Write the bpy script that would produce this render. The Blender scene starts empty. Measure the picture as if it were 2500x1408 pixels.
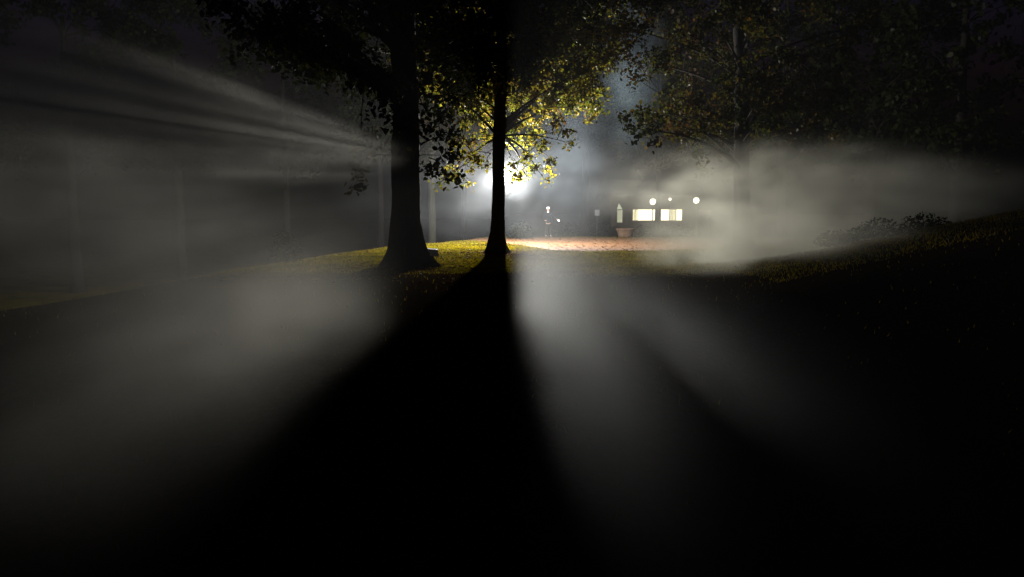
import bpy, bmesh, math, random
import numpy as np
from mathutils import Vector, Matrix
from mathutils import noise as mnoise

random.seed(7)
rng = np.random.default_rng(7)
R = math.radians
scene = bpy.context.scene
C = scene.collection

# ------------------------------------------------------------------ camera
EYE = 1.6
PITCH = 5.71
cam_d = bpy.data.cameras.new('camera')
cam_d.sensor_width = 36.0
cam_d.lens = 27.2
cam_d.clip_start = 0.05
cam_d.clip_end = 3000
cam = bpy.data.objects.new('camera', cam_d)
C.objects.link(cam)
cam.location = (0, 0, EYE)
cam.rotation_euler = (R(90 - PITCH), 0, 0)
scene.camera = cam

# ------------------------------------------------------------------ night sky
world = bpy.data.worlds.new('World')
scene.world = world
world.use_nodes = True
wn = world.node_tree.nodes
wl = world.node_tree.links
bg = wn['Background']
sky = wn.new('ShaderNodeTexSky')
sky.sky_type = 'NISHITA'
sky.sun_disc = False
sky.sun_elevation = R(-3)
sky.sun_rotation = R(180)
sky.ozone_density = 3
wl.new(sky.outputs[0], bg.inputs[0])
bg.inputs[1].default_value = 0.18

# ------------------------------------------------------------------ exposure
scene.view_settings.view_transform = 'Standard'
scene.view_settings.look = 'None'
scene.view_settings.exposure = 0
scene.view_settings.gamma = 1
scene.cycles.max_bounces = 4
scene.cycles.diffuse_bounces = 2
scene.cycles.glossy_bounces = 1
scene.cycles.transmission_bounces = 2
scene.cycles.volume_bounces = 0
scene.cycles.transparent_max_bounces = 12
scene.cycles.use_denoising = True
scene.cycles.volume_step_rate = 1.0
scene.cycles.volume_max_steps = 256
scene.cycles.sample_clamp_indirect = 1.0

LAMP = Vector((-0.40, 36.5, 3.36))       # the bright park lamp behind the slim tree
LAMP_W = 34000.0
HAZE = 0.0004


# ------------------------------------------------------------------ helpers
def ss(a, b, x):
    t = min(1, max(0, (x - a) / (b - a)))
    return t * t * (3 - 2 * t)


def at(px, py, Y):
    """point seen at photo pixel (2500 wide) at distance Y ahead"""
    u = (px - 1250) / 1890.0
    v = -(py - 704) / 1890.0
    c, s = math.cos(R(PITCH)), math.sin(R(PITCH))
    d = Vector((u, c + v * s, -s + v * c))
    d *= Y / d.y
    return Vector((d.x, d.y, EYE + d.z))


def edge_x(y):
    """where the lawn breaks off on the left"""
    pts = [(-20, -10), (0, -9), (12, -8.2), (17, -7.4), (23, -7.0), (35.5, -5.0), (41, -2.8), (44, -1.8), (50, -1.2), (70, 0), (600, 0)]
    for (a, xa), (b, xb) in zip(pts, pts[1:]):
        if a <= y <= b:
            return xa + (xb - xa) * (y - a) / (b - a)
    return -10


def ground_z(x, y):
    z = 0.05 * mnoise.noise(Vector((x * .15, y * .15, 3))) * 1.2
    z += 0.012 * mnoise.noise(Vector((x * .9, y * .9, 1)))
    z -= 3.2 * ss(0, 7.5, edge_x(y) - x)
    z -= 0.8 * ss(47.5, 58, y)
    b = max(0.0, x - 3.6)
    b = 0.24 * b * b / (b + 0.8)
    b = min(b, 1.62 + 0.02 * x) if b > 1.62 else b
    z += b * (1 - ss(15.5, 27, y + 0.15 * max(0, 10 - x))) * 1
    t = ss(1.3, 3.4, x)
    z -= .17 * max(0.0, 13.5 - max(y, -6)) * t
    z -= .2 * max(0.0, 7.5 - max(y, -6)) * (1 - t)
    return z


def link(o, parent=None):
    C.objects.link(o)
    if parent is not None:
        o.parent = parent
    return o


def mesh_obj(name, verts, faces, mat, parent=None, smooth=False):
    me = bpy.data.meshes.new(name)
    me.from_pydata([tuple(v) for v in verts], [], faces)
    me.update()
    if mat is not None:
        me.materials.append(mat)
    if smooth:
        me.polygons.foreach_set('use_smooth', [True] * len(me.polygons))
    return link(bpy.data.objects.new(name, me), parent)


def bm_obj(name, bm, mat, parent=None, smooth=False):
    me = bpy.data.meshes.new(name)
    bm.normal_update()
    bm.to_mesh(me)
    bm.free()
    if mat is not None:
        me.materials.append(mat)
    if smooth:
        me.polygons.foreach_set('use_smooth', [True] * len(me.polygons))
    return link(bpy.data.objects.new(name, me), parent)


def tag(o, label=None, cat=None, group=None, kind=None):
    if label:
        o['label'] = label
    if cat:
        o['category'] = cat
    if group:
        o['group'] = group
    if kind:
        o['kind'] = kind
    return o


def empty(name, loc, rz=0.0):
    o = bpy.data.objects.new(name, None)
    o.empty_display_size = 0.3
    o.location = loc
    o.rotation_euler = (0, 0, rz)
    C.objects.link(o)
    return o


def box(bm, c, s, rz=0.0, bevel=0.0):
    r = bmesh.ops.create_cube(bm, size=1.0)
    vs = r['verts']
    M = Matrix.Translation(c) @ Matrix.Rotation(rz, 4, 'Z') @ Matrix.Diagonal((s[0], s[1], s[2], 1))
    bmesh.ops.transform(bm, matrix=M, verts=vs)
    if bevel:
        es = list({e for v in vs for e in v.link_edges})
        bmesh.ops.bevel(bm, geom=es, offset=bevel, segments=2, affect='EDGES', profile=.5)


def lathe(bm, prof, loc=(0, 0, 0), n=16, sx=1, sy=1, cap=True):
    rings = []
    for r, z in prof:
        rings.append([bm.verts.new((loc[0] + r * sx * math.cos(2 * math.pi * k / n),
                                    loc[1] + r * sy * math.sin(2 * math.pi * k / n), loc[2] + z)) for k in range(n)])
    for a, b in zip(rings, rings[1:]):
        for k in range(n):
            bm.faces.new((a[k], a[(k + 1) % n], b[(k + 1) % n], b[k]))
    if cap:
        bm.faces.new(rings[0][::-1])
        bm.faces.new(rings[-1])


# ------------------------------------------------------------------ materials
def mat(name):
    m = bpy.data.materials.new(name)
    m.use_nodes = True
    m.node_tree.nodes.clear()
    return m, m.node_tree.nodes, m.node_tree.links


def noise_mat(name, c1, c2, scale=5.0, rough=0.85, bump=0.3, detail=5, c3=None, bscale=None, spec=0.2, dist=0.02):
    m, n, l = mat(name)
    out = n.new('ShaderNodeOutputMaterial')
    p = n.new('ShaderNodeBsdfPrincipled')
    tc = n.new('ShaderNodeTexCoord')
    nz = n.new('ShaderNodeTexNoise')
    nz.inputs['Scale'].default_value = scale
    nz.inputs['Detail'].default_value = detail
    cr = n.new('ShaderNodeValToRGB')
    cr.color_ramp.elements[0].position = .35
    cr.color_ramp.elements[1].position = .65
    cr.color_ramp.elements[0].color = (*c1, 1)
    cr.color_ramp.elements[1].color = (*c2, 1)
    if c3:
        e = cr.color_ramp.elements.new(.8)
        e.color = (*c3, 1)
    l.new(tc.outputs['Object'], nz.inputs['Vector'])
    l.new(nz.outputs['Fac'], cr.inputs[0])
    l.new(cr.outputs[0], p.inputs['Base Color'])
    p.inputs['Roughness'].default_value = rough
    p.inputs['Specular IOR Level'].default_value = spec
    if bump:
        n2 = n.new('ShaderNodeTexNoise')
        n2.inputs['Scale'].default_value = bscale or scale * 4
        n2.inputs['Detail'].default_value = 6
        b = n.new('ShaderNodeBump')
        b.inputs['Strength'].default_value = bump
        b.inputs['Distance'].default_value = dist
        l.new(tc.outputs['Object'], n2.inputs['Vector'])
        l.new(n2.outputs['Fac'], b.inputs['Height'])
        l.new(b.outputs[0], p.inputs['Normal'])
    l.new(p.outputs[0], out.inputs[0])
    return m


def bark_mat(name, c1, c2):
    m, n, l = mat(name)
    out = n.new('ShaderNodeOutputMaterial')
    p = n.new('ShaderNodeBsdfPrincipled')
    tc = n.new('ShaderNodeTexCoord')
    mp = n.new('ShaderNodeMapping')
    mp.inputs['Scale'].default_value = (9, 9, 1.6)
    v = n.new('ShaderNodeTexVoronoi')
    v.feature = 'DISTANCE_TO_EDGE'
    v.inputs['Scale'].default_value = 1.6
    nz = n.new('ShaderNodeTexNoise')
    nz.inputs['Scale'].default_value = 2
    nz.inputs['Detail'].default_value = 6
    cr = n.new('ShaderNodeValToRGB')
    cr.color_ramp.elements[0].color = (*c1, 1)
    cr.color_ramp.elements[1].color = (*c2, 1)
    b = n.new('ShaderNodeBump')
    b.inputs['Strength'].default_value = .8
    b.inputs['Distance'].default_value = .03
    l.new(tc.outputs['Object'], mp.inputs[0])
    l.new(mp.outputs[0], v.inputs['Vector'])
    l.new(mp.outputs[0], nz.inputs['Vector'])
    l.new(nz.outputs['Fac'], cr.inputs[0])
    l.new(cr.outputs[0], p.inputs['Base Color'])
    l.new(v.outputs['Distance'], b.inputs['Height'])
    l.new(b.outputs[0], p.inputs['Normal'])
    p.inputs['Roughness'].default_value = .95
    p.inputs['Specular IOR Level'].default_value = .1
    l.new(p.outputs[0], out.inputs[0])
    return m


def leaf_mat(name, cols, trans=0.5, gloss=0.035):
    m, n, l = mat(name)
    out = n.new('ShaderNodeOutputMaterial')
    g = n.new('ShaderNodeNewGeometry')
    tc = n.new('ShaderNodeTexCoord')
    nz = n.new('ShaderNodeTexNoise')
    nz.inputs['Scale'].default_value = .55
    nz.inputs['Detail'].default_value = 2
    ma = n.new('ShaderNodeMath')
    ma.operation = 'MULTIPLY_ADD'
    ma.inputs[1].default_value = .45
    l.new(tc.outputs['Object'], nz.inputs['Vector'])
    l.new(g.outputs['Random Per Island'], ma.inputs[0])
    sb = n.new('ShaderNodeMath')
    sb.operation = 'SUBTRACT'
    sb.inputs[1].default_value = .22
    l.new(nz.outputs['Fac'], sb.inputs[0])
    l.new(sb.outputs[0], ma.inputs[2])
    cr = n.new('ShaderNodeValToRGB')
    el = cr.color_ramp.elements
    while len(el) < len(cols):
        el.new(.5)
    for k, c in enumerate(cols):
        el[k].position = .15 + .7 * k / (len(cols) - 1)
        el[k].color = (*c, 1)
    l.new(ma.outputs[0], cr.inputs[0])
    d = n.new('ShaderNodeBsdfDiffuse')
    t = n.new('ShaderNodeBsdfTranslucent')
    gl = n.new('ShaderNodeBsdfGlossy')
    gl.inputs['Roughness'].default_value = .42
    gl.inputs['Color'].default_value = (.9, .9, .85, 1)
    br = n.new('ShaderNodeMixRGB')
    br.blend_type = 'MULTIPLY'
    br.inputs[0].default_value = 1
    br.inputs[2].default_value = (1.5, 1.35, .8, 1)
    l.new(cr.outputs[0], d.inputs[0])
    l.new(cr.outputs[0], br.inputs[1])
    l.new(br.outputs[0], t.inputs[0])
    m1 = n.new('ShaderNodeMixShader')
    m1.inputs[0].default_value = trans
    m2 = n.new('ShaderNodeMixShader')
    m2.inputs[0].default_value = gloss
    l.new(d.outputs[0], m1.inputs[1])
    l.new(t.outputs[0], m1.inputs[2])
    l.new(m1.outputs[0], m2.inputs[1])
    l.new(gl.outputs[0], m2.inputs[2])
    l.new(m2.outputs[0], out.inputs[0])
    return m


def emit_mat(name, col, s, transp=0.0):
    m, n, l = mat(name)
    out = n.new('ShaderNodeOutputMaterial')
    e = n.new('ShaderNodeEmission')
    e.inputs[0].default_value = (*col, 1)
    e.inputs[1].default_value = s
    if transp:
        t = n.new('ShaderNodeBsdfTransparent')
        mx = n.new('ShaderNodeMixShader')
        mx.inputs[0].default_value = 1 - transp
        l.new(t.outputs[0], mx.inputs[1])
        l.new(e.outputs[0], mx.inputs[2])
        l.new(mx.outputs[0], out.inputs[0])
    else:
        l.new(e.outputs[0], out.inputs[0])
    return m


M_grass = noise_mat('grass_turf', (.032, .032, .001), (.085, .066, .001), scale=.8, bump=.3, spec=0.0, c3=(.07, .038, .007), bscale=25, dist=.05)
def add_shade_and_litter(m):  # foreground shade painted dark brown into the turf, with some real litter
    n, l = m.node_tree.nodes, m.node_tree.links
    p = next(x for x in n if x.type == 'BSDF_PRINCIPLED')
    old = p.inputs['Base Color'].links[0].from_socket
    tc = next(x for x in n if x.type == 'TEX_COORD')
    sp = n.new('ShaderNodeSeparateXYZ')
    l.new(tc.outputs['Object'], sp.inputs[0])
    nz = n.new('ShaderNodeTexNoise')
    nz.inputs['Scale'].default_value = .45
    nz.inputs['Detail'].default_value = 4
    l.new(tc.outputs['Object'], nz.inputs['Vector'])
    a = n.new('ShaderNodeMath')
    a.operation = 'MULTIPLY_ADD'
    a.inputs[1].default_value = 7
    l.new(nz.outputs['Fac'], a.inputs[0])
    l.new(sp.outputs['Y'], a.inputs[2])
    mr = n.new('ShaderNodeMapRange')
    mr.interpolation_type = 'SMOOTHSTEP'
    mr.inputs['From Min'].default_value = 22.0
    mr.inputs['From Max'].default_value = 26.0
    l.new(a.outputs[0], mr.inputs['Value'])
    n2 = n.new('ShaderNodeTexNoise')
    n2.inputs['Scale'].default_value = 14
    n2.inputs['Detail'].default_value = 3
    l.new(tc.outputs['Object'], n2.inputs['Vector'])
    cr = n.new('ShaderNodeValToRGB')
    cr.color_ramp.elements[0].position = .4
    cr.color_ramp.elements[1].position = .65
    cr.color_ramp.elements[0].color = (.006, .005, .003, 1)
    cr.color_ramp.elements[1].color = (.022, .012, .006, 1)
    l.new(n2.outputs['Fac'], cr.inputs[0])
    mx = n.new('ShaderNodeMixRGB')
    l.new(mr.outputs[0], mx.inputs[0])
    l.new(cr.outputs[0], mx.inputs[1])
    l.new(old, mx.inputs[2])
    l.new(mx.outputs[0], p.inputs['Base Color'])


add_shade_and_litter(M_grass)
M_blade = leaf_mat('grass_blade', [(.034, .04, .001), (.085, .072, .002), (.125, .09, .004)], trans=.35, gloss=.004)
M_path = noise_mat('gravel_path', (.085, .041, .018), (.145, .07, .031), scale=2.5, bump=.6, bscale=40, dist=.015)
M_bark = bark_mat('dark_bark', (.02, .016, .011), (.05, .04, .03))
M_farbark = bark_mat('darker_bark', (.004, .0035, .0025), (.01, .0085, .007))  # bark colour lowered for the trees farther back
M_palebark = bark_mat('pale_bark', (.02, .02, .012), (.04, .038, .026))
M_leaf_a = leaf_mat('autumn_leaf', [(.022, .036, .006), (.048, .06, .006), (.10, .088, .009), (.065, .034, .012)], trans=.55, gloss=.012)
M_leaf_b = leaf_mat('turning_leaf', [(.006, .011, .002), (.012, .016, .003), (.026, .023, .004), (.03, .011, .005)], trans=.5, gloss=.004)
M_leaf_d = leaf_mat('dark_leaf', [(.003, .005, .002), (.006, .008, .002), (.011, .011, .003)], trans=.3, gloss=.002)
M_litter = leaf_mat('fallen_leaf', [(.035, .015, .006), (.07, .03, .01), (.08, .045, .012), (.03, .011, .005)], trans=.15, gloss=.002)
M_metal = noise_mat('dark_painted_metal', (.03, .035, .035), (.05, .055, .05), scale=8, rough=.5, bump=.1, spec=.4)
M_stone = noise_mat('mossy_stone', (.06, .06, .055), (.13, .125, .11), scale=4, bump=.8, c3=(.05, .07, .03))
M_tub = noise_mat('sandstone', (.07, .04, .024), (.1, .062, .04), scale=5, bump=.4)
M_soil = noise_mat('soil', (.03, .02, .014), (.06, .04, .03), scale=12, bump=.5)
M_wall = noise_mat('timber_wall', (.03, .025, .017), (.05, .04, .028), scale=3, bump=.3)
M_roof = noise_mat('roof_tile', (.012, .01, .009), (.022, .018, .016), scale=6, bump=.5)
M_frame = noise_mat('window_frame_paint', (.12, .10, .07), (.17, .14, .1), scale=9, bump=.1)


# ------------------------------------------------------------------ ground
def build_ground():
    xs = sorted(set([-400, -250, -150, -90, -60, -40, -30] + [-24 + .5 * k for k in range(100)] + [30, 40, 60, 90, 150, 250, 400]))
    ys = sorted(set([-120, -60, -30, -15, -8] + [-4 + .5 * k for k in range(136)] + [68, 75, 90, 120, 180, 300, 500]))
    V = [(x, y, ground_z(x, y)) for y in ys for x in xs]
    nx = len(xs)
    F = [(j * nx + i, j * nx + i + 1, (j + 1) * nx + i + 1, (j + 1) * nx + i) for j in range(len(ys) - 1) for i in range(nx - 1)]
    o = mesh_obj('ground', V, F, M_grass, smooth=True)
    tag(o, 'night lawn sloping up to a low bank on the right', None, None, 'structure')


def path_bounds(x):
    # near and far edges of the gravel path, which crosses from the slim tree to the building
    pts = [(-3, 43), (-1.2, 40.5), (0.2, 36.5), (1.5, 32), (3, 30), (6, 30.5), (9, 34), (14, 38), (22, 41)]
    w = 0.5 * mnoise.noise(Vector((x * .8, 0, 0)))
    for (a, ya), (b, yb) in zip(pts, pts[1:]):
        if a <= x <= b:
            return ya + (yb - ya) * (x - a) / (b - a) + w, 46.3 + .3 * w
    return 99, 99


def build_path():
    V, F = [], []
    n = 20
    xs = [-2.9 + .4 * k for k in range(62)]
    for x in xs:
        a, b = path_bounds(x)
        for k in range(n + 1):
            y = a + (b - a) * k / n
            V.append((x, y, ground_z(x, y) + .014 - (.03 if k in (0, n) else 0)))
    for j in range(len(xs) - 1):
        for k in range(n):
            i = j * (n + 1) + k
            F.append((i, i + n + 1, i + n + 2, i + 1))
    tag(mesh_obj('path', V, F, M_path, smooth=True), 'pale gravel path crossing behind the slim tree towards the building', None, None, 'structure')


def build_grass():
    V, F = [], []

    def blade(x, y, h, w):
        z = ground_z(x, y)
        a = random.uniform(0, 6.28)
        dx, dy = math.cos(a) * w, math.sin(a) * w
        lx, ly = random.gauss(0, .35) * h, random.gauss(0, .35) * h
        i = len(V)
        V.extend([(x - dx, y - dy, z - .01), (x + dx, y + dy, z - .01), (x + lx, y + ly, z + h)])
        F.append((i, i + 1, i + 2))

    cnt = 0
    while cnt < 60000:
        y = 3.5 + 43 * random.random() ** 1.1
        x = random.uniform(max(-10, edge_x(y) - 1.5), min(13, y * .7 + 1))
        if y < 19.5 + 3 * mnoise.noise(Vector((x * .5, y * .5, 4))) and random.random() > .04:
            continue
        a, b = path_bounds(x)
        if a - .05 < y < b + .05 and random.random() > .05:
            continue
        cl = mnoise.noise(Vector((x * .7, y * .7, 9)))
        if random.random() > .75 + cl:
            continue
        if cnt > 50000:
            x, y = random.uniform(5.0, 13), random.uniform(14.5, 20)
        blade(x, y, random.uniform(.025, .065) * (1 + .6 * cl), .004 + .0004 * y)
        cnt += 1
    tag(mesh_obj('grass', V, F, M_blade), 'short yellow-green lawn grass', 'grass', None, 'stuff')

    V, F = [], []
    for k in range(5200):
        if k < 2600:
            r = abs(random.gauss(0, 1.7))
            a = random.uniform(0, 6.28)
            cx, cy = random.choice([(-0.5, 28.3), (-3.05, 21.5), (0.4, 27.5)])
            x, y = cx + r * math.cos(a), cy + r * math.sin(a) * 1.3
        else:
            y = random.uniform(17, 45)
            x = random.uniform(-7, 9)
        z = ground_z(x, y) + random.uniform(.01, .05)
        s = random.uniform(.04, .085)
        a = random.uniform(0, 6.28)
        ux, uy = math.cos(a) * s, math.sin(a) * s
        i = len(V)
        t1, t2 = random.uniform(-.02, .03), random.uniform(-.02, .03)
        V.extend([(x - ux, y - uy, z), (x - uy * .5, y + ux * .5, z + t1), (x + ux, y + uy, z + .01), (x + uy * .5, y - ux * .5, z + t2)])
        F.append((i, i + 1, i + 2, i + 3))
    tag(mesh_obj('fallen_leaves', V, F, M_litter), 'brown fallen leaves scattered round the tree bases', 'leaves', None, 'stuff')


# ------------------------------------------------------------------ trees
def tube(V, F, pts, radii, n=8, lump=0.0, seed=0.0, squash=None):
    base = len(V)
    rings = len(pts)
    for i, (p, r) in enumerate(zip(pts, radii)):
        p = Vector(p)
        d = (Vector(pts[min(i + 1, rings - 1)]) - Vector(pts[max(i - 1, 0)])).normalized()
        ref = Vector((1, 0, 0)) if abs(d.x) < .9 else Vector((0, 1, 0))
        u = d.cross(ref).normalized()
        w = d.cross(u).normalized()
        for k in range(n):
            a = 2 * math.pi * k / n
            rr = r
            if squash:
                rr *= squash(a, p.z)
            if lump:
                rr *= 1 + lump * mnoise.noise(Vector((math.cos(a) * 1.5 + seed, math.sin(a) * 1.5, p.z * 1.3)))
                rr *= 1 + lump * .45 * mnoise.noise(Vector((math.cos(a) * 11 + seed, math.sin(a) * 11, p.z * 9)))
                rr *= 1 + lump * .6 * mnoise.noise(Vector((math.cos(a) * 5 + seed, math.sin(a) * 5, p.z * 3.5)))
            V.append(p + u * (rr * math.cos(a)) + w * (rr * math.sin(a)))
    for i in range(rings - 1):
        for k in range(n):
            a, b = base + i * n + k, base + i * n + (k + 1) % n
            F.append((a, b, b + n, a + n))
    F.append(tuple(base + k for k in range(n))[::-1])
    F.append(tuple(base + (rings - 1) * n + k for k in range(n)))


LEAF = np.array([[-.5, 0, 0], [-.22, .3, .05], [.12, .27, .06], [.52, 0, -.04], [.12, -.27, .06], [-.22, -.3, .05]])


def leaves_mesh(name, centres, sizes, mat_, parent, hang=.6):
    n = len(centres)
    c = np.asarray(centres)
    s = np.asarray(sizes)
    # leaf axes: x along the leaf drooping, random yaw
    yaw = rng.uniform(0, 2 * np.pi, n)
    pitch = rng.normal(-.7 * hang, .55, n)
    roll = rng.normal(0, .8, n)
    cy, sy, cp, sp = np.cos(yaw), np.sin(yaw), np.cos(pitch), np.sin(pitch)
    X = np.stack([cy * cp, sy * cp, sp], 1)
    Y0 = np.stack([-sy, cy, np.zeros(n)], 1)
    Z0 = np.cross(X, Y0)
    cr, sr = np.cos(roll)[:, None], np.sin(roll)[:, None]
    Y = Y0 * cr + Z0 * sr
    Z = -Y0 * sr + Z0 * cr
    P = c[:, None, :] + s[:, None, None] * (LEAF[None, :, 0:1] * X[:, None, :] + LEAF[None, :, 1:2] * Y[:, None, :] + LEAF[None, :, 2:3] * Z[:, None, :])
    me = bpy.data.meshes.new(name)
    me.vertices.add(n * 6)
    me.vertices.foreach_set('co', P.reshape(-1).astype(np.float32))
    me.loops.add(n * 6)
    me.loops.foreach_set('vertex_index', np.arange(n * 6, dtype=np.int32))
    me.polygons.add(n)
    me.polygons.foreach_set('loop_start', np.arange(0, n * 6, 6, dtype=np.int32))
    me.polygons.foreach_set('loop_total', np.full(n, 6, dtype=np.int32))
    me.update(calc_edges=True)
    me.materials.append(mat_)
    return link(bpy.data.objects.new(name, me), parent)


def build_tree(name, label, base, height, r0, clusters, leaf, leaf_size, per, lean=(0, 0), bark=None, flare=1.9, group=None,
               flare_h=.7, spread=.42, r_top=.35, seed=1.0, roots=5, lump=.10, twigs=True, cat='tree', hang=.6, limb_min=3.1):
    """clusters: list of (x,y,z,radius) in world space; each gets a limb from the trunk."""
    bark = bark or M_bark
    bx, by = base
    bz = ground_z(bx, by)
    root = empty(name, (bx, by, bz))
    tag(root, label, cat, group)
    V, F = [], []
    pts, rad = [], []
    zz = [-.3, -.05, .08, .2, .35, .5, .7, .95, 1.3, 1.7] + [2.1 + .22 * k for k in range(30)] + [8.8 + (height - 8.8) * k / 6 for k in range(7)]
    for z in zz:
        t = max(0, z) / height
        fx = math.exp(-max(z, 0) / (flare_h * .55)) * (flare - 1)
        r = r0 * (1 + fx) * (1 - (1 - r_top) * t ** 1.1)
        wob = .06 * r0 / .3
        pts.append((lean[0] * t + wob * mnoise.noise(Vector((seed, z * .5, 0))), lean[1] * t + wob * mnoise.noise(Vector((0, z * .5, seed))), z))
        rad.append(r)

    def sq(a, z):
        f = math.exp(-max(z, 0) / (flare_h * .7))
        return 1 + .22 * f * math.cos(a * roots + seed) + .1 * f * math.cos(a * 3 + seed * 2)
    tube(V, F, pts, rad, n=28, lump=lump, seed=seed, squash=sq)
    trunk_pts = [Vector(p) for p in pts]
    cen, siz = [], []
    rnd = random.Random(int(seed * 100))
    prim = []
    for ci, (cx, cy, cz, cr) in enumerate(clusters):
        c = Vector((cx - bx, cy - by, cz - bz))
        L = math.hypot(c.x, c.y)
        if ci % 7 and prim:
            near = min(prim, key=lambda p: (p - c).length)
            m = near.lerp(c, .5) + Vector((rnd.gauss(0, .1), rnd.gauss(0, .1), .1))
            tube(V, F, [near, m, c], [.02, .014, .006], n=5)
            prim.append(near.lerp(c, .6))
            L = 0
        zs = max(limb_min, min(height * .93, c.z - L * rnd.uniform(.25, .75)))
        st = min(trunk_pts, key=lambda p: abs(p.z - zs))
        if L > .4:
            r1 = max(.016, .016 + .012 * L) * (r0 / .3) ** .5
            ctl = st.lerp(c, .45) + Vector((rnd.gauss(0, .15), rnd.gauss(0, .15), .10 * L + .1))
            P = [st * (1 - t) ** 2 + ctl * 2 * t * (1 - t) + c * t * t for t in (0, .12, .25, .4, .55, .7, .85, 1)]
            tube(V, F, P, [r1 * 1.35, r1 * 1.05, r1 * .9, r1 * .72, r1 * .56, r1 * .42, r1 * .28, r1 * .12], n=6, lump=.15, seed=ci)
            m1, m2 = P[4], P[6]
            prim += [m1, m2, c]
        pr = per * min(1.3, (cr / .75) ** 1.1) if cr < 1 else per
        nt = max(2, int(pr / 14))
        for k in range(nt):
            d = Vector((rnd.gauss(0, 1), rnd.gauss(0, 1), rnd.gauss(-.15, .75))).normalized()
            tip = c + d * cr * rnd.uniform(.45, 1.15)
            mid = c.lerp(tip, .5) + Vector((0, 0, cr * .12))
            if twigs:
                tube(V, F, [c, mid, tip], [.012, .008, .003], n=3)
            m = max(1, int(pr / nt * rnd.uniform(.5, 1.5)))
            for q in range(m):
                t = rnd.uniform(.25, 1.08)
                pp = c.lerp(mid, t * 2) if t < .5 else mid.lerp(tip, (t - .5) * 2)
                s = leaf_size * rnd.uniform(.65, 1.3)
                pp = pp + Vector((rnd.gauss(0, .1), rnd.gauss(0, .1), rnd.gauss(-.04, .08))) * (1 + leaf_size * 2)
                cen.append(tuple(pp))
                siz.append(s)
    mesh_obj('trunk', V, F, bark, root, smooth=True)
    if cen:
        leaves_mesh('crown', cen, siz, leaf, root, hang)
    return root


def crown_clusters(cx, cy, z0, z1, rx, n, seed, prof=None, rad=(.5, .9), ry=None, keep=None):
    rd = random.Random(seed)
    out = []
    ry = ry or rx
    tries = 0
    while len(out) < n and tries < 20 * n:
        tries += 1
        t = rd.random()
        w = prof(t) if prof else math.sin(math.pi * (0.12 + .85 * t)) ** .6
        a = rd.uniform(0, 2 * math.pi)
        rr = math.sqrt(rd.uniform(.05, 1)) * w
        p = (cx + rx * rr * math.cos(a), cy + ry * rr * math.sin(a), z0 + (z1 - z0) * t, rd.uniform(*rad))
        if keep and not keep(*p):
            continue
        out.append(p)
    return out


def pc(px, py, Y, r):
    v = at(px, py, Y)
    return (v.x, v.y, v.z, r)


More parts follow.
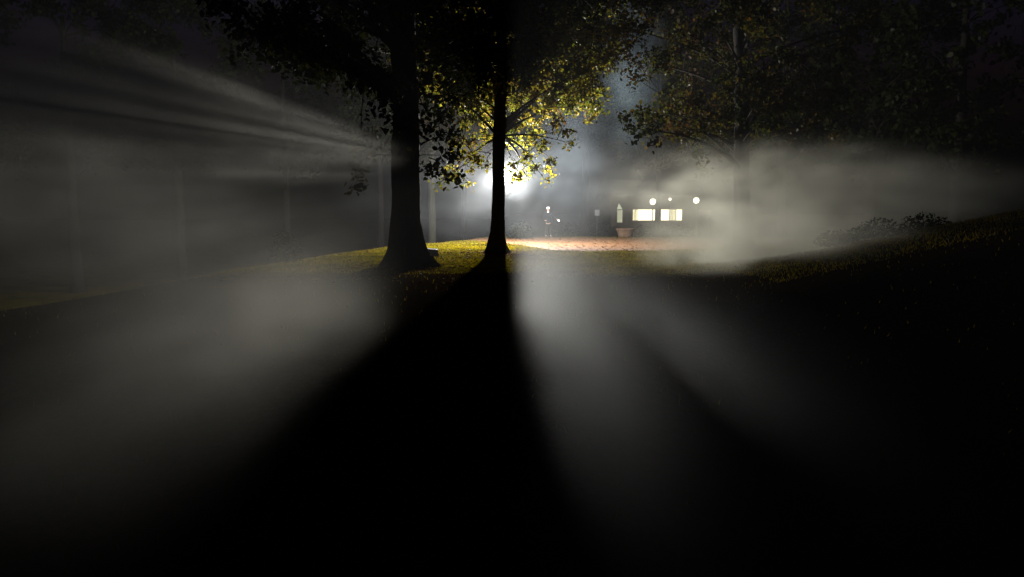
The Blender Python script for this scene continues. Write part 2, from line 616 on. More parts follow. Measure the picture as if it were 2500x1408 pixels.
def build_trees():
    # broad near trunk, left of centre
    b1 = at(997, 655, 22.0)
    cl = crown_clusters(b1.x, b1.y, 5.3, 13, 5.8, 260, 11, rad=(.6, 1.0))
    cl += [pc(880, 372, 21.5, .28), pc(872, 420, 21.4, .22), pc(868, 458, 21.3, .22), pc(890, 330, 21.5, .4)]
    cl += [pc(1060, 410, 21.8, .35), pc(1085, 380, 22.5, .45), pc(1090, 330, 22.5, .5), pc(1065, 280, 22, .6), pc(1100, 240, 21.5, .6), pc(1105, 425, 22.5, .25)]
    for x, y in ((940, 230), (900, 190), (840, 165), (780, 130), (720, 100), (650, 60), (560, 20), (1000, 300), (960, 200), (1050, 200)):
        cl.append(pc(x, y, 20 + random.uniform(-1, 2), .75))
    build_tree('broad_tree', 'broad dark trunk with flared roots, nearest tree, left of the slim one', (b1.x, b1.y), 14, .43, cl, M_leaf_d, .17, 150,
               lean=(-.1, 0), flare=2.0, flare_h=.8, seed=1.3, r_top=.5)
    # slim trunk in front of the bright lamp
    b2 = at(1213, 618, 29.0)
    cl = []
    rd = random.Random(5)
    hang = [(1255, 400, 31, .35), (1265, 425, 32, .22), (1290, 380, 32, .4), (1330, 350, 32, .45), (1345, 390, 33, .3), (1300, 330, 31, .45),
            (1380, 320, 30, .35), (1390, 350, 29, .15), (1360, 300, 29, .4), (1270, 300, 30, .5), (1255, 250, 30, .4), (1280, 180, 31, .6), (1275, 210, 31, .5),
            (1330, 250, 30, .5), (1390, 260, 31, .5), (1430, 230, 32, .5), (1470, 220, 32, .5), (1455, 260, 32, .4), (1440, 290, 33, .35), (1420, 180, 30, .5),
            (1360, 190, 30, .6), (1480, 150, 29, .4), (1170, 385, 28, .28), (1130, 378, 28, .3), (1110, 425, 28, .14), (1150, 350, 29, .5),
            (1110, 340, 28, .5), (1180, 330, 31, .4), (1175, 280, 30, .5), (1140, 290, 28, .5), (1120, 240, 29, .5), (1185, 405, 29, .14), (1150, 412, 28.5, .12), (1085, 440, 27.5, .12), (1070, 455, 27.5, .08),
            (1310, 410, 34, .3), (1350, 430, 34, .1), (1340, 412, 34.5, .18), (1265, 350, 34, .5), (1300, 300, 34, .5), (1240, 340, 35, .4), (1195, 300, 34, .5)]
    hang += [(1108, 432, 32, .16), (1140, 446, 33, .14), (1085, 418, 31, .2), (1100, 405, 33, .25),
             (1253, 440, 33, .08), (1262, 436, 35.5, .12), (1275, 418, 35, .16), (1288, 432, 34.6, .1), (1255, 452, 35.5, .07), (1300, 404, 34, .2), (1330, 440, 33, .12)]
    for (x, y, Y, r) in hang:
        cl.append(pc(x, y, Y, r))
    cl += crown_clusters(b2.x + 1.2, b2.y + 3.5, 5.8, 13, 4.6, 150, 22, rad=(.5, .9))
    cl += crown_clusters(b2.x, b2.y, 5.6, 15, 4.6, 260, 21, rad=(.5, .9))
    build_tree('slim_tree', 'slim dark trunk with lit yellow-green leaves, directly in front of the bright lamp', (b2.x, b2.y), 15, .245, cl, M_leaf_a, .15, 175,
               lean=(.35, .1), flare=1.9, flare_h=.75, seed=2.7, r_top=.6, lump=.12, limb_min=4.3)
    # right hand tree in the smoke
    b3 = at(1812, 612, 31.0)
    cl = crown_clusters(b3.x - .5, b3.y, 4.6, 15, 5.2, 250, 31, rad=(.5, .9))
    for x, y, Y, r in ((1570, 275, 27, .35), (1545, 310, 27, .3), (1590, 320, 27, .3), (1560, 335, 27, .2), (1610, 290, 27, .35), (1540, 280, 27, .25), (1600, 345, 27, .18),
                       (1660, 330, 29, .5), (1700, 370, 30, .5), (1640, 280, 29, .6), (1690, 250, 30, .7), (1740, 300, 30, .6), (1760, 370, 31, .5), (1830, 330, 31, .5),
                       (1880, 290, 31, .6), (1920, 340, 32, .6), (1860, 380, 32, .4), (1980, 300, 31, .6), (2040, 340, 31, .6), (1790, 420, 33, .4), (1720, 420, 33, .35)):
        cl.append(pc(x, y, Y, r))
    build_tree('maple_tree', 'hazy trunk with yellow and red leaves standing right of the lit building', (b3.x, b3.y), 16, .33, cl, M_leaf_b, .16, 130, bark=M_farbark,
               lean=(-.6, 0), flare=1.6, seed=3.1, r_top=.5)
    # trees round the lawn, farther back
    far = [
        # px, Y, height, r, crown base, crown radius, label, name, mat, bark
        (1055, 50, 13, .27, 5.5, 3.5, 'pale trunk in the haze between the broad tree and the slim tree', 'pale_tree', M_leaf_b, M_palebark),
        (930, 53, 14, .24, 5.5, 3.6, 'faint thin trunk in the haze just left of the broad tree', 'park_tree', M_leaf_d, M_farbark),
        (1133, 58, 15, .22, 6.5, 3.8, 'faint thin trunk in the haze just left of the slim tree', 'park_tree', M_leaf_d, M_farbark),
        (1428, 56, 15, .3, 6.5, 4, 'pale hazy trunk between the person and the lit building', 'park_tree', M_leaf_d, M_farbark),
        (1606, 51, 15, .2, 4.6, 3.6, 'dark trunk standing in front of the lit windows', 'park_tree', M_leaf_b, M_farbark),
        (1905, 47, 15, .3, 4.2, 5.2, 'leafy tree right behind the yellow and red tree', 'park_tree', M_leaf_d, M_farbark),
        (2120, 44, 14, .3, 4.0, 5.4, 'leafy dark tree above the brightest smoke at right', 'park_tree', M_leaf_d, M_farbark),
        (2330, 40, 14, .3, 4.0, 5.4, 'dark tree near the right edge, above the bank', 'park_tree', M_leaf_d, M_farbark),
        (700, 55, 15, .3, 4.5, 5.4, 'dark tree lost in smoke left of the broad tree', 'park_tree', M_leaf_d, M_farbark),
        (440, 50, 15, .32, 4.5, 5.6, 'dark tree in the smoke at far left, second from the edge', 'park_tree', M_leaf_d, M_farbark),
        (180, 46, 15, .32, 4.5, 5.6, 'dark tree in the smoke at the left edge', 'park_tree', M_leaf_d, M_farbark),
    ]
    for k, (px, Y, h, r, z0, rx, lab, nm, lm, bk) in enumerate(far):
        b = at(px, 560, Y)
        cl = crown_clusters(b.x, b.y, z0, h, rx, 70, 100 + k, rad=(.9, 1.6))
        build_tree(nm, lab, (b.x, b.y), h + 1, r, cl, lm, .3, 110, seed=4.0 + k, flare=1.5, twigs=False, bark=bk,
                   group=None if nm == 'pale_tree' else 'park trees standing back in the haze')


def shrub(name, label, loc, rad, h, n, m, s, group=None):
    x, y = loc
    z = ground_z(x, y)
    root = empty(name, (x, y, z))
    tag(root, label, 'shrub', group)
    V, F = [], []
    cen, siz = [], []
    for k in range(14):
        a = random.uniform(0, 6.28)
        tip = Vector((math.cos(a) * rad * random.uniform(.3, .9), math.sin(a) * rad * random.uniform(.3, .9), h * random.uniform(.5, .95)))
        tube(V, F, [Vector((0, 0, -.05)), tip * .5 + Vector((0, 0, h * .1)), tip], [.02, .012, .004], n=5)
    for k in range(n):
        while True:
            p = Vector((random.uniform(-1, 1), random.uniform(-1, 1), random.uniform(0, 1)))
            q = p.length
            if q < 1 and q > random.random() * .8:
                break
        b = 1 + .3 * mnoise.noise(p * 2 + Vector((x, y, 0)))
        cen.append((p.x * rad * b, p.y * rad * b, p.z * h * b + .03))
        siz.append(s * random.uniform(.6, 1.3))
    mesh_obj('stem', V, F, M_bark, root, smooth=True)
    leaves_mesh('foliage', cen, siz, m, root, .2)
    return root


# ------------------------------------------------------------------ lamps
M_globe = emit_mat('lit_glass_globe', (1, .96, .88), 9.0, transp=.5)
M_globe2 = emit_mat('warm_glass_globe', (1, .90, .72), 4.0, transp=.35)


def street_lamp(name, label, head, gr, watts, gmat, col, group=None, rad=.1):
    x, y, z = head
    gz = ground_z(x, y)
    root = empty(name, (x, y, gz))
    tag(root, label, 'lamp', group)
    H = z - gz
    bm = bmesh.new()
    lathe(bm, [(.11, -.1), (.11, .06), (.085, .12), (.06, .5), (.05, .55), (.036, 1.0), (.03, H - gr - .13), (.05, H - gr - .11), (.06, H - gr - .03)], n=14)
    bm_obj('pole', bm, M_metal, root, smooth=True)
    bm = bmesh.new()
    lathe(bm, [(.3 * gr, H - gr * .97), (.6 * gr, H - gr * .8), (.9 * gr, H - gr * .42), (gr, H), (.92 * gr, H + gr * .38), (.62 * gr, H + gr * .78), (.25 * gr, H + gr * .96)], n=24)
    bm_obj('globe', bm, gmat, root, smooth=True)
    bm = bmesh.new()
    lathe(bm, [(.34 * gr, H + gr * .93), (.3 * gr, H + gr * 1.02), (.08 * gr, H + gr * 1.16), (.03 * gr, H + gr * 1.3)], n=12)
    bm_obj('cap', bm, M_metal, root, smooth=True)
    ld = bpy.data.lights.new('lamp_light', 'POINT')
    ld.energy = watts
    ld.color = col
    ld.shadow_soft_size = rad
    lo = bpy.data.objects.new('lamp_light', ld)
    lo.location = (0, 0, H)
    link(lo, root)
    return root


# ------------------------------------------------------------------ building
def build_house():
    Y = 60.0
    bl = at(1545, 560, Y)
    x0, x1 = at(1490, 500, Y).x, at(1706, 500, Y).x
    zt = at(1600, 478, Y).z
    zg = ground_z(10, Y)
    cx = (x0 + x1) / 2
    root = empty('pavilion', (cx, Y, zg))
    tag(root, 'low timber building with long lit curtained windows beyond the path', 'building')

    def hole_wall(holes):
        bm = bmesh.new()
        xs = sorted({x0 - cx, x1 - cx} | {h[0] for h in holes} | {h[1] for h in holes})
        zs = sorted({-.2, zt - zg} | {h[2] for h in holes} | {h[3] for h in holes})
        for a, b in zip(xs, xs[1:]):
            for c, d in zip(zs, zs[1:]):
                mx, mz = (a + b) / 2, (c + d) / 2
                if any(h[0] < mx < h[1] and h[2] < mz < h[3] for h in holes):
                    continue
                box(bm, ((a + b) / 2, 0.1, (c + d) / 2), (b - a, .2, d - c))
        # side and back walls
        D = 5.0
        box(bm, (x0 - cx + .1, .2 + D / 2, (zt - zg) / 2), (.2, D, zt - zg))
        box(bm, (x1 - cx - .1, .2 + D / 2, (zt - zg) / 2), (.2, D, zt - zg))
        box(bm, (0, .3 + D, (zt - zg) / 2), (x1 - x0, .2, zt - zg))
        return bm

    def L(px, py):
        v = at(px, py, Y)
        return v.x - cx, v.z - zg
    wins = []
    a, z1 = L(1543, 510)
    b, z0 = L(1667, 541)
    wins.append((a, b, z0, z1))
    na, nz1 = L(1506, 512)
    nb, nz0 = L(1520, 545)
    wins.append((na, nb, nz0, nz1))
    bm_obj('wall', hole_wall(wins), M_wall, root)
    # roof: low gable
    bm = bmesh.new()
    e = .45
    zr = zt - zg
    V = [(x0 - cx - e, -e, zr), (x1 - cx + e, -e, zr), (x1 - cx + e, 5.4 + e, zr), (x0 - cx - e, 5.4 + e, zr), (x0 - cx - e, 2.7, zr + 1.3), (x1 - cx + e, 2.7, zr + 1.3)]
    vs = [bm.verts.new(v) for v in V]
    for f in ((0, 1, 5, 4), (2, 3, 4, 5), (1, 2, 5), (3, 0, 4), (3, 2, 1, 0)):
        bm.faces.new([vs[i] for i in f])
    bm_obj('roof', bm, M_roof, root)
    # curtains and lit panes
    mc, n, l = mat('lit_curtain')
    out = n.new('ShaderNodeOutputMaterial')
    em = n.new('ShaderNodeEmission')
    wv = n.new('ShaderNodeTexWave')
    wv.inputs['Scale'].default_value = 1.1
    wv.inputs['Distortion'].default_value = 2.5
    tc = n.new('ShaderNodeTexCoord')
    cr = n.new('ShaderNodeValToRGB')
    cr.color_ramp.elements[0].color = (.62, .52, .26, 1)
    cr.color_ramp.elements[1].color = (1.0, .93, .62, 1)
    cr.color_ramp.elements[1].position = .55
    l.new(tc.outputs['Object'], wv.inputs['Vector'])
    l.new(wv.outputs['Fac'], cr.inputs[0])
    l.new(cr.outputs[0], em.inputs[0])
    em.inputs[1].default_value = 1.5
    l.new(em.outputs[0], out.inputs[0])
    mr = emit_mat('lit_room', (1, .92, .68), 3.0)
    mg = emit_mat('dim_curtain', (.62, .64, .45), .9)
    M_pane, n, l = mat('window_glass')
    out = n.new('ShaderNodeOutputMaterial')
    t = n.new('ShaderNodeBsdfTransparent')
    t.inputs[0].default_value = (.93, .93, .9, 1)
    g = n.new('ShaderNodeBsdfGlossy')
    g.inputs['Roughness'].default_value = .05
    mx = n.new('ShaderNodeMixShader')
    mx.inputs[0].default_value = .06
    l.new(t.outputs[0], mx.inputs[1])
    l.new(g.outputs[0], mx.inputs[2])
    l.new(mx.outputs[0], out.inputs[0])

    for i, (a, b, z0, z1) in enumerate(wins):
        bm = bmesh.new()
        t = .07 if i == 0 else .04
        box(bm, (a + t / 2, -.02, (z0 + z1) / 2), (t, .1, z1 - z0))
        box(bm, (b - t / 2, -.02, (z0 + z1) / 2), (t, .1, z1 - z0))
        box(bm, ((a + b) / 2, -.02, z0 + t / 2), (b - a - 2 * t, .1, t))
        box(bm, ((a + b) / 2, -.02, z1 - t / 2), (b - a - 2 * t, .1, t))
        if i == 0:
            mxx = L(1605.5, 500)[0]
            box(bm, (mxx, -.02, (z0 + z1) / 2), (.3, .1, z1 - z0 - 2 * t))
        w = bm_obj('window', bm, M_frame, root)
        bm = bmesh.new()
        box(bm, ((a + b) / 2, .02, (z0 + z1) / 2), (b - a - 2 * t, .01, z1 - z0 - 2 * t))
        bm_obj('pane', bm, M_pane, w)
        # pleated curtain
        nn = 160 if i == 0 else 30
        spans = [(L(1545, 0)[0], L(1568, 0)[0]), (L(1648, 0)[0], L(1665, 0)[0])] if i == 0 else [(a + t, b - t)]
        for (ca, cb) in spans:
            V, F = [], []
            for k in range(nn + 1):
                x = ca + (cb - ca) * k / nn
                y = .28 + .05 * math.sin(k * .55 + math.sin(k * .13) * 2)
                V += [(x, y, z0 - .1), (x, y, z1 + .05)]
            for k in range(nn):
                q = 2 * k
                F.append((q, q + 2, q + 3, q + 1))
            mesh_obj('curtain', V, F, mc if i == 0 else mg, w)
        # lit room behind
        bm = bmesh.new()
        box(bm, ((a + b) / 2, 1.2, (z0 + z1) / 2), (b - a + 1.2 if i == 0 else b - a + .3, .1, z1 - z0 + .9))
        bm_obj('lit_room', bm, mr if i == 0 else mg, root)
    # pointed gable light over the narrow window
    bm = bmesh.new()
    ax, az = L(1506.5, 512)
    bx2, _ = L(1519.5, 512)
    tx, tz = L(1511, 497)
    vs = [bm.verts.new(v) for v in ((ax, -.03, az + .02), (bx2, -.03, az + .02), (tx, -.03, tz), (ax, .0, az + .02), (bx2, .0, az + .02), (tx, .0, tz))]
    for f in ((0, 1, 2), (5, 4, 3), (0, 3, 4, 1), (1, 4, 5, 2), (2, 5, 3, 0)):
        bm.faces.new([vs[k] for k in f])
    bm_obj('gable_light', bm, mg, root)


# ------------------------------------------------------------------ person
def skinned(name, chains, mat_, parent, sub=2, root_i=0):
    """chains: list of (verts [(x,y,z,r)...], edges)"""
    verts, edges = chains
    me = bpy.data.meshes.new(name)
    me.from_pydata([v[:3] for v in verts], edges, [])
    o = bpy.data.objects.new(name, me)
    C.objects.link(o)
    md = o.modifiers.new('s', 'SKIN')
    for i, v in enumerate(verts):
        r = v[3]
        r = r if isinstance(r, tuple) else (r, r)
        me.skin_vertices[0].data[i].radius = r
        me.skin_vertices[0].data[i].use_root = (i == root_i)
    s = o.modifiers.new('u', 'SUBSURF')
    s.levels = sub
    s.render_levels = sub
    dg = bpy.context.evaluated_depsgraph_get()
    me2 = bpy.data.meshes.new_from_object(o.evaluated_get(dg))
    bpy.data.objects.remove(o)
    me2.name = name
    me2.materials.clear()
    me2.materials.append(mat_)
    me2.polygons.foreach_set('use_smooth', [True] * len(me2.polygons))
    return link(bpy.data.objects.new(name, me2), parent)


def build_person():
    b = at(1338, 582, 45.3)
    z = ground_z(b.x, b.y)
    p = empty('person', (b.x, b.y, z), 0)
    tag(p, 'person on the path in pale cap and dark jacket, one arm held out', 'person')
    M_skin = noise_mat('skin', (.3, .2, .15), (.34, .23, .17), scale=8, bump=.05)
    M_cap = noise_mat('white_cap_cloth', (.75, .75, .73), (.82, .82, .8), scale=8, bump=.1)
    M_jkt = noise_mat('dark_jacket', (.003, .0032, .005), (.005, .0055, .008), scale=12, bump=.3, spec=0.0)
    M_trs = noise_mat('grey_trousers', (.005, .0045, .004), (.008, .007, .006), scale=12, bump=.3, spec=0.0)
    M_shoe = noise_mat('brown_shoe', (.04, .025, .018), (.06, .04, .03), scale=9, bump=.2)
    # body (skin): head, neck, hands with arms and legs, one surface
    B = [(0, 0, .93, .085), (0, 0, 1.12, .085), (0, 0, 1.33, .12), (0, 0, 1.44, .07), (0, -.005, 1.52, .05), (0, -.01, 1.60, (.075, .088)), (0, -.015, 1.69, (.078, .09)), (0, -.01, 1.74, .05),
         (-.17, 0, 1.40, .055), (-.24, -.03, 1.14, .042), (-.20, -.2, 1.0, .03), (-.16, -.27, 1.0, .022),
         (.17, 0, 1.40, .055), (.36, -.06, 1.22, .042), (.53, -.14, 1.06, .03), (.585, -.17, 1.02, .024),
         (-.09, 0, .86, .07), (-.11, -.02, .48, .05), (-.12, .0, .14, .034), (-.125, -.03, .07, .03),
         (.09, 0, .86, .07), (.13, .03, .48, .05), (.16, .04, .14, .034), (.17, .01, .07, .03)]
    E = [(0, 1), (1, 2), (2, 3), (3, 4), (4, 5), (5, 6), (6, 7), (2, 8), (8, 9), (9, 10), (10, 11), (2, 12), (12, 13), (13, 14), (14, 15),
         (0, 16), (16, 17), (17, 18), (18, 19), (0, 20), (20, 21), (21, 22), (22, 23)]
    # fingers
    for hx, s in ((11, -1), (15, 1)):
        h = Vector(B[hx][:3])
        wrist = Vector(B[hx - 1][:3])
        d = (h - wrist).normalized()
        side = d.cross(Vector((0, 0, 1))).normalized()
        for q in range(4):
            o = side * (q - 1.5) * .018
            i = len(B)
            ln = (.062, .072, .068, .052)[q]
            B.append((*(h + d * .03 + o), .009))
            B.append((*(h + d * (.03 + ln * .6) + o * 1.1 + Vector((0, 0, -.01))), .008))
            B.append((*(h + d * (.03 + ln * .9) + o + Vector((0, 0, -.032))), .0065))
            E += [(hx, i), (i, i + 1), (i + 1, i + 2)]
        i = len(B)
        B.append((*(h + side * .035 * -s), .01))
        B.append((*(h + side * .045 * -s + d * .035 + Vector((0, 0, -.015))), .008))
        E += [(hx, i), (i, i + 1)]
    body = skinned('body', (B, E), M_skin, p)
    # face: eyes, nose, mouth, ears
    M_eye = noise_mat('eye_dark', (.03, .02, .02), (.05, .04, .03))
    for s in (-1, 1):
        bm = bmesh.new()
        bmesh.ops.create_icosphere(bm, subdivisions=2, radius=.013, matrix=Matrix.Translation((s * .032, -.092, 1.655)))
        bm_obj('eye', bm, M_eye, p, smooth=True)
    bm = bmesh.new()
    bmesh.ops.create_cone(bm, cap_ends=True, segments=8, radius1=.018, radius2=.006, depth=.05, matrix=Matrix.Translation((0, -.105, 1.63)) @ Matrix.Rotation(R(15), 4, 'X'))
    bm_obj('nose', bm, M_skin, p, smooth=True)
    for s in (-1, 1):
        bm = bmesh.new()
        bmesh.ops.create_icosphere(bm, subdivisions=2, radius=1, matrix=Matrix.Translation((s * .083, 0, 1.64)) @ Matrix.Diagonal((.01, .02, .034, 1)))
        bm_obj('ear', bm, M_skin, p, smooth=True)
    bm = bmesh.new()
    bmesh.ops.create_icosphere(bm, subdivisions=2, radius=1, matrix=Matrix.Translation((0, -.093, 1.585)) @ Matrix.Diagonal((.026, .01, .007, 1)))
    bm_obj('mouth', bm, noise_mat('lips', (.3, .12, .1), (.34, .15, .12)), p, smooth=True)
    # cap with peak
    bm = bmesh.new()
    lathe(bm, [(.098, 1.675), (.102, 1.69), (.1, 1.74), (.075, 1.785), (.03, 1.80)], (0, -.005, 0), n=20, sy=1.1)
    box(bm, (0.0, -.145, 1.69), (.13, .11, .014), bevel=.006)
    bm_obj('cap', bm, M_cap, p, smooth=True)
    # pale collar
    bm = bmesh.new()
    lathe(bm, [(.062, 1.455), (.068, 1.5), (.06, 1.515)], n=14, sy=1.1)
    bm_obj('scarf', bm, M_cap, p, smooth=True)
    # jacket
    J = [(0, 0, .80, (.185, .16)), (0, 0, 1.0, (.17, .14)), (0, 0, 1.22, (.175, .14)), (0, 0, 1.39, (.16, .12)), (0, 0, 1.47, (.07, .075)),
         (-.19, 0, 1.4, .078), (-.255, -.03, 1.14, .064), (-.20, -.215, 1.0, .048),
         (.19, 0, 1.4, .078), (.365, -.06, 1.215, .064), (.515, -.13, 1.07, .05)]
    skinned('jacket', (J, [(0, 1), (1, 2), (2, 3), (3, 4), (3, 5), (5, 6), (6, 7), (3, 8), (8, 9), (9, 10)]), M_jkt, p)
    T = [(0, 0, .9, (.155, .13)), (-.09, 0, .8, .1), (-.112, -.02, .48, .092), (-.12, 0, .14, .078), (.09, 0, .8, .1), (.132, .03, .48, .092), (.16, .035, .14, .078)]
    skinned('trousers', (T, [(0, 1), (1, 2), (2, 3), (0, 4), (4, 5), (5, 6)]), M_trs, p)
    for x, y in ((-.125, -.02), (.17, .02)):
        bm = bmesh.new()
        lathe(bm, [(.05, -.005), (.056, .03), (.05, .07), (.042, .13)], (x, y + .02, 0), n=14)
        box(bm, (x + (.005 if x < 0 else .02), y - .09, .04), (.1, .2, .085), rz=.1 if x > 0 else -.05, bevel=.03)
        bm_obj('shoe', bm, M_shoe, p, smooth=True)
    # small torch held in the outstretched hand
    h = Vector((b.x + .60, b.y - .19, z + 1.0))
    t = empty('torch', h)
    tag(t, 'small bright white torch in the outstretched hand of the person', 'torch')
    bm = bmesh.new()
    lathe(bm, [(.014, -.08), (.015, .03), (.026, .06), (.028, .075)], n=12)
    bmesh.ops.rotate(bm, cent=(0, 0, 0), matrix=Matrix.Rotation(R(90), 3, 'X'), verts=bm.verts)
    bm_obj('torch_body', bm, M_metal, t, smooth=True)
    bm = bmesh.new()
    lathe(bm, [(.026, .076), (.05, .09), (.045, .12), (.02, .135)], n=16)
    bmesh.ops.rotate(bm, cent=(0, 0, 0), matrix=Matrix.Rotation(R(90), 3, 'X'), verts=bm.verts)
    bm_obj('torch_lens', bm, emit_mat('torch_light', (.92, .98, 1), 5), t, smooth=True)


# ------------------------------------------------------------------ small things
def build_small():
    # squared stone lying beside the broad trunk
    c = at(1048, 618, 27.0)
    x, y = c.x, 27.0
    z = ground_z(x, y)
    bm = bmesh.new()
    bmesh.ops.create_cube(bm, size=1)
    bmesh.ops.subdivide_edges(bm, edges=bm.edges, cuts=5, use_grid_fill=True)
    for v in bm.verts:
        p = v.co.copy()
        p.x *= .62
        p.y *= .5
        p.z *= .32
        if p.z > 0:
            p.x *= .9
        p *= 1 + .12 * mnoise.noise(p * 5) + .04 * mnoise.noise(p * 14)
        p.z += .12
        v.co = p
    o = bm_obj('boulder', bm, M_stone, smooth=True)
    o.location = (x, y, z)
    o.rotation_euler = (0, R(6), .2)
    tag(o, 'low dark squared boulder on the grass beside the broad trunk', 'boulder')
    # sandstone tub near the building
    c = at(1527, 566, 47)
    z = ground_z(c.x, c.y)
    t = empty('planter', (c.x, c.y, z))
    tag(t, 'rounded tan stone planter tub on the path edge below the narrow lit window', 'planter')
    t.scale = (1.12, 1.0, .95)
    bm = bmesh.new()
    lathe(bm, [(.34, 0), (.38, .05), (.40, .2), (.49, .45), (.53, .5), (.53, .56), (.47, .56), (.45, .5)], n=28)
    bm_obj('tub', bm, M_tub, t, smooth=True)
    bm = bmesh.new()
    lathe(bm, [(.455, .5), (.3, .54), (.05, .57)], n=20)
    bm_obj('soil', bm, M_soil, t, smooth=True)
    # pinkish board right of the second lamp
    c = at(1722, 521, 62)
    z = ground_z(c.x, c.y)
    s = empty('notice_board', (c.x, c.y, z))
    tag(s, 'small faint pinkish board on posts right of the lit windows, under the round lamp', 'sign')
    H = c.z - z
    bm = bmesh.new()
    box(bm, (0, 0, H), (.95, .05, .5), bevel=.01)
    bm_obj('panel', bm, noise_mat('pink_board', (.25, .17, .165), (.31, .22, .21), scale=3, bump=.1), s)
    for q in (-.38, .38):
        bm = bmesh.new()
        box(bm, (q, .06, (H + .2) / 2 - .1), (.07, .07, H + .3), bevel=.01)
        bm_obj('post', bm, M_metal, s)
    # pale oval sign at left of the building
    c = at(1458, 520, 56)
    z = ground_z(c.x, c.y)
    s = empty('signpost', (c.x, c.y, z))
    tag(s, 'small pale grey plate on a thin post left of the narrow lit window', 'sign')
    H = c.z - z
    bm = bmesh.new()
    box(bm, (0, 0, H), (.34, .03, .42), bevel=.012)
    bm_obj('plate', bm, noise_mat('grey_plate', (.2, .2, .21), (.25, .25, .26), scale=3, bump=.1), s)
    bm = bmesh.new()
    lathe(bm, [(.03, -.1), (.03, H + .2)], (0, .05, 0), n=10)
    bm_obj('post', bm, M_metal, s, smooth=True)
    # shrubs
    c = at(1268, 575, 44)
    shrub('shrub', 'small dark round shrub at the lawn edge between the slim tree and the person', (c.x, 44.0), .7, 1.0, 900, M_leaf_d, .13)
    c = at(1222, 575, 45)
    c = at(700, 640, 24.5)
    shrub('shrub', 'dark hazy shrub at the lawn edge left of the broad tree', (c.x, 24.5), .55, 1.0, 900, M_leaf_d, .1)
    g = 'low dark shrubs along the right-hand bank'
    for px, Y, r, h, lab in ((2050, 19.5, .6, .45, 'low dark shrub on the bank at right, the one nearest the smoke'),
                             (2140, 19.8, .7, .5, 'low dark shrub on the bank at right, the middle one'),
                             (2260, 20.2, .7, .45, 'low dark shrub on the bank nearest the right edge')):
        c = at(px, 600, Y)
        shrub('shrub', lab, (c.x, Y), r, h, 700, M_leaf_d, .08, g)
    # hedge below the building windows and along the far lawn edge
    for px0, px1, Y, h, lab in ((1560, 1690, 55, 1.25, 'low dark hedge under the lit windows'),
                                (1350, 1490, 57, 1.5, 'dark hedge behind the person, left of the building')):
        a, b = at(px0, 560, Y), at(px1, 560, Y)
        root = empty('hedge', ((a.x + b.x) / 2, Y, ground_z((a.x + b.x) / 2, Y)))
        tag(root, lab, 'hedge')
        cen, siz, V, F = [], [], [], []
        for k in range(3200):
            u, v, w = random.uniform(-.5, .5), random.uniform(-1, 1), random.random() ** .7
            hh = h * (1 + .18 * mnoise.noise(Vector((u * 5, Y, 0))))
            cen.append((u * (b.x - a.x), v * .45, w * hh))
            siz.append(random.uniform(.1, .2))
        for k in range(12):
            x = (k / 11 - .5) * (b.x - a.x) * .95
            tube(V, F, [Vector((x, 0, -.1)), Vector((x + .05, .02, h * .4)), Vector((x - .05, 0, h * .8))], [.04, .03, .01], n=5)
        mesh_obj('stem', V, F, M_bark, root, smooth=True)
        leaves_mesh('foliage', cen, siz, M_leaf_d, root, .2)


# ------------------------------------------------------------------ air and smoke
def build_haze():
    m, n, l = mat('haze_air')
    out = n.new('ShaderNodeOutputMaterial')
    v = n.new('ShaderNodeVolumePrincipled')
    v.inputs['Color'].default_value = (.93, .94, .96, 1)
    v.inputs['Density'].default_value = HAZE
    v.inputs['Anisotropy'].default_value = .4
    l.new(v.outputs[0], out.inputs['Volume'])
    bm = bmesh.new()
    box(bm, (0, 45, 8.5), (140, 130, 23))
    o = bm_obj('haze', bm, m)
    tag(o, 'thin night haze filling the park', 'haze', None, 'stuff')


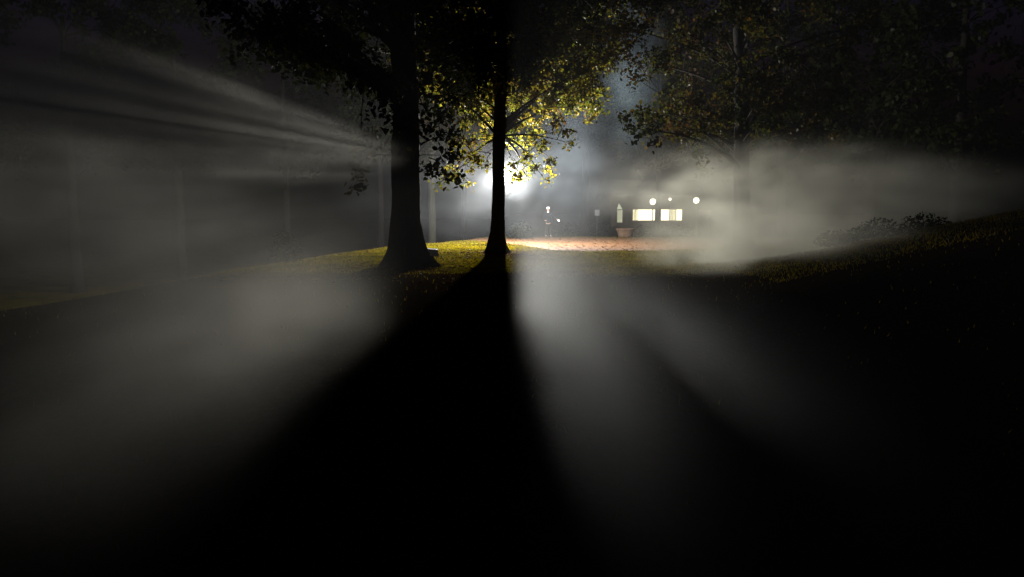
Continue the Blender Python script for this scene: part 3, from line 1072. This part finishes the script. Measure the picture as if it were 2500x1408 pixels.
def smoke(label, c, rr, rz, d, col=(.95, .93, .88), aniso=.5, nscale=.5, warp=.7, seed=0.0, rate=1.3, contrast=(.34, .66)):
    """one bank of drifting smoke: a closed hull holding a soft, wispy density"""
    m, n, l = mat('drifting_smoke')
    out = n.new('ShaderNodeOutputMaterial')
    v = n.new('ShaderNodeVolumePrincipled')
    v.inputs['Color'].default_value = (*col, 1)
    v.inputs['Anisotropy'].default_value = aniso
    tc = n.new('ShaderNodeTexCoord')

    def vm(op, a, b):
        q = n.new('ShaderNodeVectorMath')
        q.operation = op
        for k, x in enumerate((a, b)):
            if x is None:
                continue
            if isinstance(x, tuple):
                q.inputs[k].default_value = x
            else:
                l.new(x, q.inputs[k])
        return q.outputs['Value'] if op in ('DOT_PRODUCT', 'LENGTH') else q.outputs[0]

    def mm(op, a, b=None):
        q = n.new('ShaderNodeMath')
        q.operation = op
        for k, x in enumerate((a, b)):
            if x is None:
                continue
            if isinstance(x, (int, float)):
                q.inputs[k].default_value = x
            else:
                l.new(x, q.inputs[k])
        return q.outputs[0]
    P = tc.outputs['Object']
    nz = n.new('ShaderNodeTexNoise')
    nz.inputs['Scale'].default_value = nscale * 1.5
    nz.inputs['Detail'].default_value = 2
    l.new(vm('ADD', vm('MULTIPLY', P, (1, .5, 1.4)), (seed * 3.1, seed * 1.7, seed)), nz.inputs['Vector'])
    w = vm('MULTIPLY', vm('SUBTRACT', nz.outputs['Color'], (.5, .5, .5)), (warp * 2.5, warp * 2.5, warp * 1.2))
    q = vm('MULTIPLY', vm('ADD', P, w), (1 / rr[0], 1 / rr[1], 1 / rr[2]))
    g = mm('EXPONENT', mm('MULTIPLY', vm('DOT_PRODUCT', q, q), -1.0))
    edge = n.new('ShaderNodeMapRange')
    edge.interpolation_type = 'SMOOTHSTEP'
    edge.inputs['From Min'].default_value = 1.85
    edge.inputs['From Max'].default_value = 1.25
    l.new(vm('LENGTH', vm('MULTIPLY', P, (1 / rr[0], 1 / rr[1], 1 / rr[2])), None), edge.inputs['Value'])
    m2 = n.new('ShaderNodeMapRange')
    m2.inputs['From Min'].default_value = contrast[0]
    m2.inputs['From Max'].default_value = contrast[1]
    m2.inputs['To Min'].default_value = .15 * d
    m2.inputs['To Max'].default_value = 1.3 * d
    l.new(nz.outputs['Fac'], m2.inputs['Value'])
    l.new(mm('MULTIPLY', mm('MULTIPLY', g, edge.outputs[0]), m2.outputs[0]), v.inputs['Density'])
    l.new(v.outputs[0], out.inputs['Volume'])
    m.cycles.volume_step_rate = rate
    bm = bmesh.new()
    bmesh.ops.create_icosphere(bm, subdivisions=3, radius=1.9)
    for q_ in bm.verts:
        q_.co = Vector((q_.co.x * rr[0], q_.co.y * rr[1], q_.co.z * rr[2]))
    o = bm_obj('smoke', bm, m)
    o.location = c
    o.rotation_euler = (0, 0, rz)
    tag(o, label, 'smoke', 'banks of drifting smoke', 'stuff')
    return o


def build_smoke():
    W = (.95, .93, .82)
    smoke('grey smoke bank low over the left foreground', (-2.75, 7.8, .15), (.95, 3.0, .8), 0, .13, W, seed=1, warp=1.0, contrast=(.28, .72))
    smoke('dim smoke low over the ground near the left edge', (-4.4, 9.2, .55), (2.0, 3.4, 1.0), 0, .042, W, seed=2)
    smoke('thin smoke hanging in the dark left of the broad tree', (-6.4, 13.5, 1.9), (2.8, 4.5, 1.4), .2, .021, W, seed=3)
    smoke('smoke stretched into the shape of a light beam high up left of the broad tree', (-4.7, 11.4, 2.78), (1.45, 4.6, .5), -.12, .6, W, seed=4, warp=.35)  # lobe stretched along the lamp's rays so it reads as a light beam
    smoke('narrow smoke streak added to brighten the beam slanting up left from the broad tree', (-4.3, 12.0, 3.12), (.6, 4.6, .2), -.12, .5, W, seed=15, warp=.2)  # extra narrow lobe, added to sharpen the beam of the previous one
    smoke('faint far smoke at the left edge under the dark trees', (-12.5, 17, 2.0), (4.5, 5, 1.5), 0, .03, W, seed=5)
    B = (.92, .94, .93)
    smoke('pale upright smoke shaped as a light shaft just right of the slim trunk shadow', (.5, 9.0, .5), (.34, 4.0, .8), .03, .27, B, seed=6, warp=.12, nscale=.5, contrast=(.1, .9))  # puff drawn out away from the lamp to stand for a light shaft
    smoke('thin smoke shaped as a slanting light shaft right of the pale upright one', (1.85, 8.6, .35), (.22, 3.2, .5), .078, .11, B, seed=7, warp=.12, nscale=.5, contrast=(.1, .9))  # second light shaft, formed by a thin puff of its own
    Y = (.95, .93, .77)
    smoke('broad pale smoke bank floating above the right-hand bank', (10.6, 29.0, 2.35), (4.6, 3.2, 1.25), 0, .34, Y, .3, seed=8, warp=1.3)
    smoke('smoke hugging the ground below the hazy right-hand tree', (6.8, 20.6, .7), (2.2, 3.6, .85), 0, .48, Y, .3, seed=9, warp=.9)
    smoke('smoke trailing off to the right edge above the bank', (12.5, 24.0, 2.1), (2.6, 3.0, .75), .1, .2, Y, .3, seed=10, warp=1.0)
    G = (.86, .92, .98)
    smoke('pale smoke glowing round the brightest lamp', (0, 41.0, 2.4), (6.0, 5, 2.0), 0, .013, G, .4, seed=11, nscale=.35, warp=1.2)
    smoke('small puff of smoke added for the white glare right beside the brightest lamp', (.25, 36.3, 2.75), (.7, .9, .7), 0, .015, G, .3, seed=14, nscale=1.0, warp=.5)  # added puff that makes the lamp's glare spill right of the trunk
    smoke('bluish smoke rising between the slim tree and the hazy right-hand tree', (3.2, 39.0, 4.6), (1.7, 3.5, 2.6), 0, .020, (.72, .86, 1), .4, seed=12, nscale=.35, warp=1)
    smoke('faint blue wisp of smoke climbing between the two leafy crowns', (5.5, 36.0, 8.0), (1.0, 2.2, 2.8), 0, .035, (.65, .85, 1), .3, seed=16, nscale=.4, warp=.7)
    smoke('grey smoke in front of the lit building', (7.0, 44.0, 3.0), (4.0, 4, 2.0), 0, .055, (.93, .93, .88), .4, seed=13, nscale=.35, warp=1.2)


build_ground()
build_path()
build_grass()
build_trees()
street_lamp('street_lamp', 'brightest lamp glowing behind the slim trunk', LAMP, .15, LAMP_W, M_globe, (1.0, .97, .92), rad=.06)
street_lamp('street_lamp', 'lit round lamp above the left lit window', at(1594, 493, 56), .22, 60, M_globe2, (1, .85, .62), 'round lamps by the building', rad=.15)
street_lamp('street_lamp', 'lit round lamp right of the lit windows', at(1700, 490, 56), .22, 80, M_globe2, (1, .82, .58), 'round lamps by the building', rad=.15)
street_lamp('street_lamp', 'smallest lit lamp, above the right lit window', at(1636, 487, 57.5), .10, 12, M_globe2, (1, .85, .62), 'round lamps by the building', rad=.1)
build_house()
build_person()
build_small()
build_haze()
build_smoke()
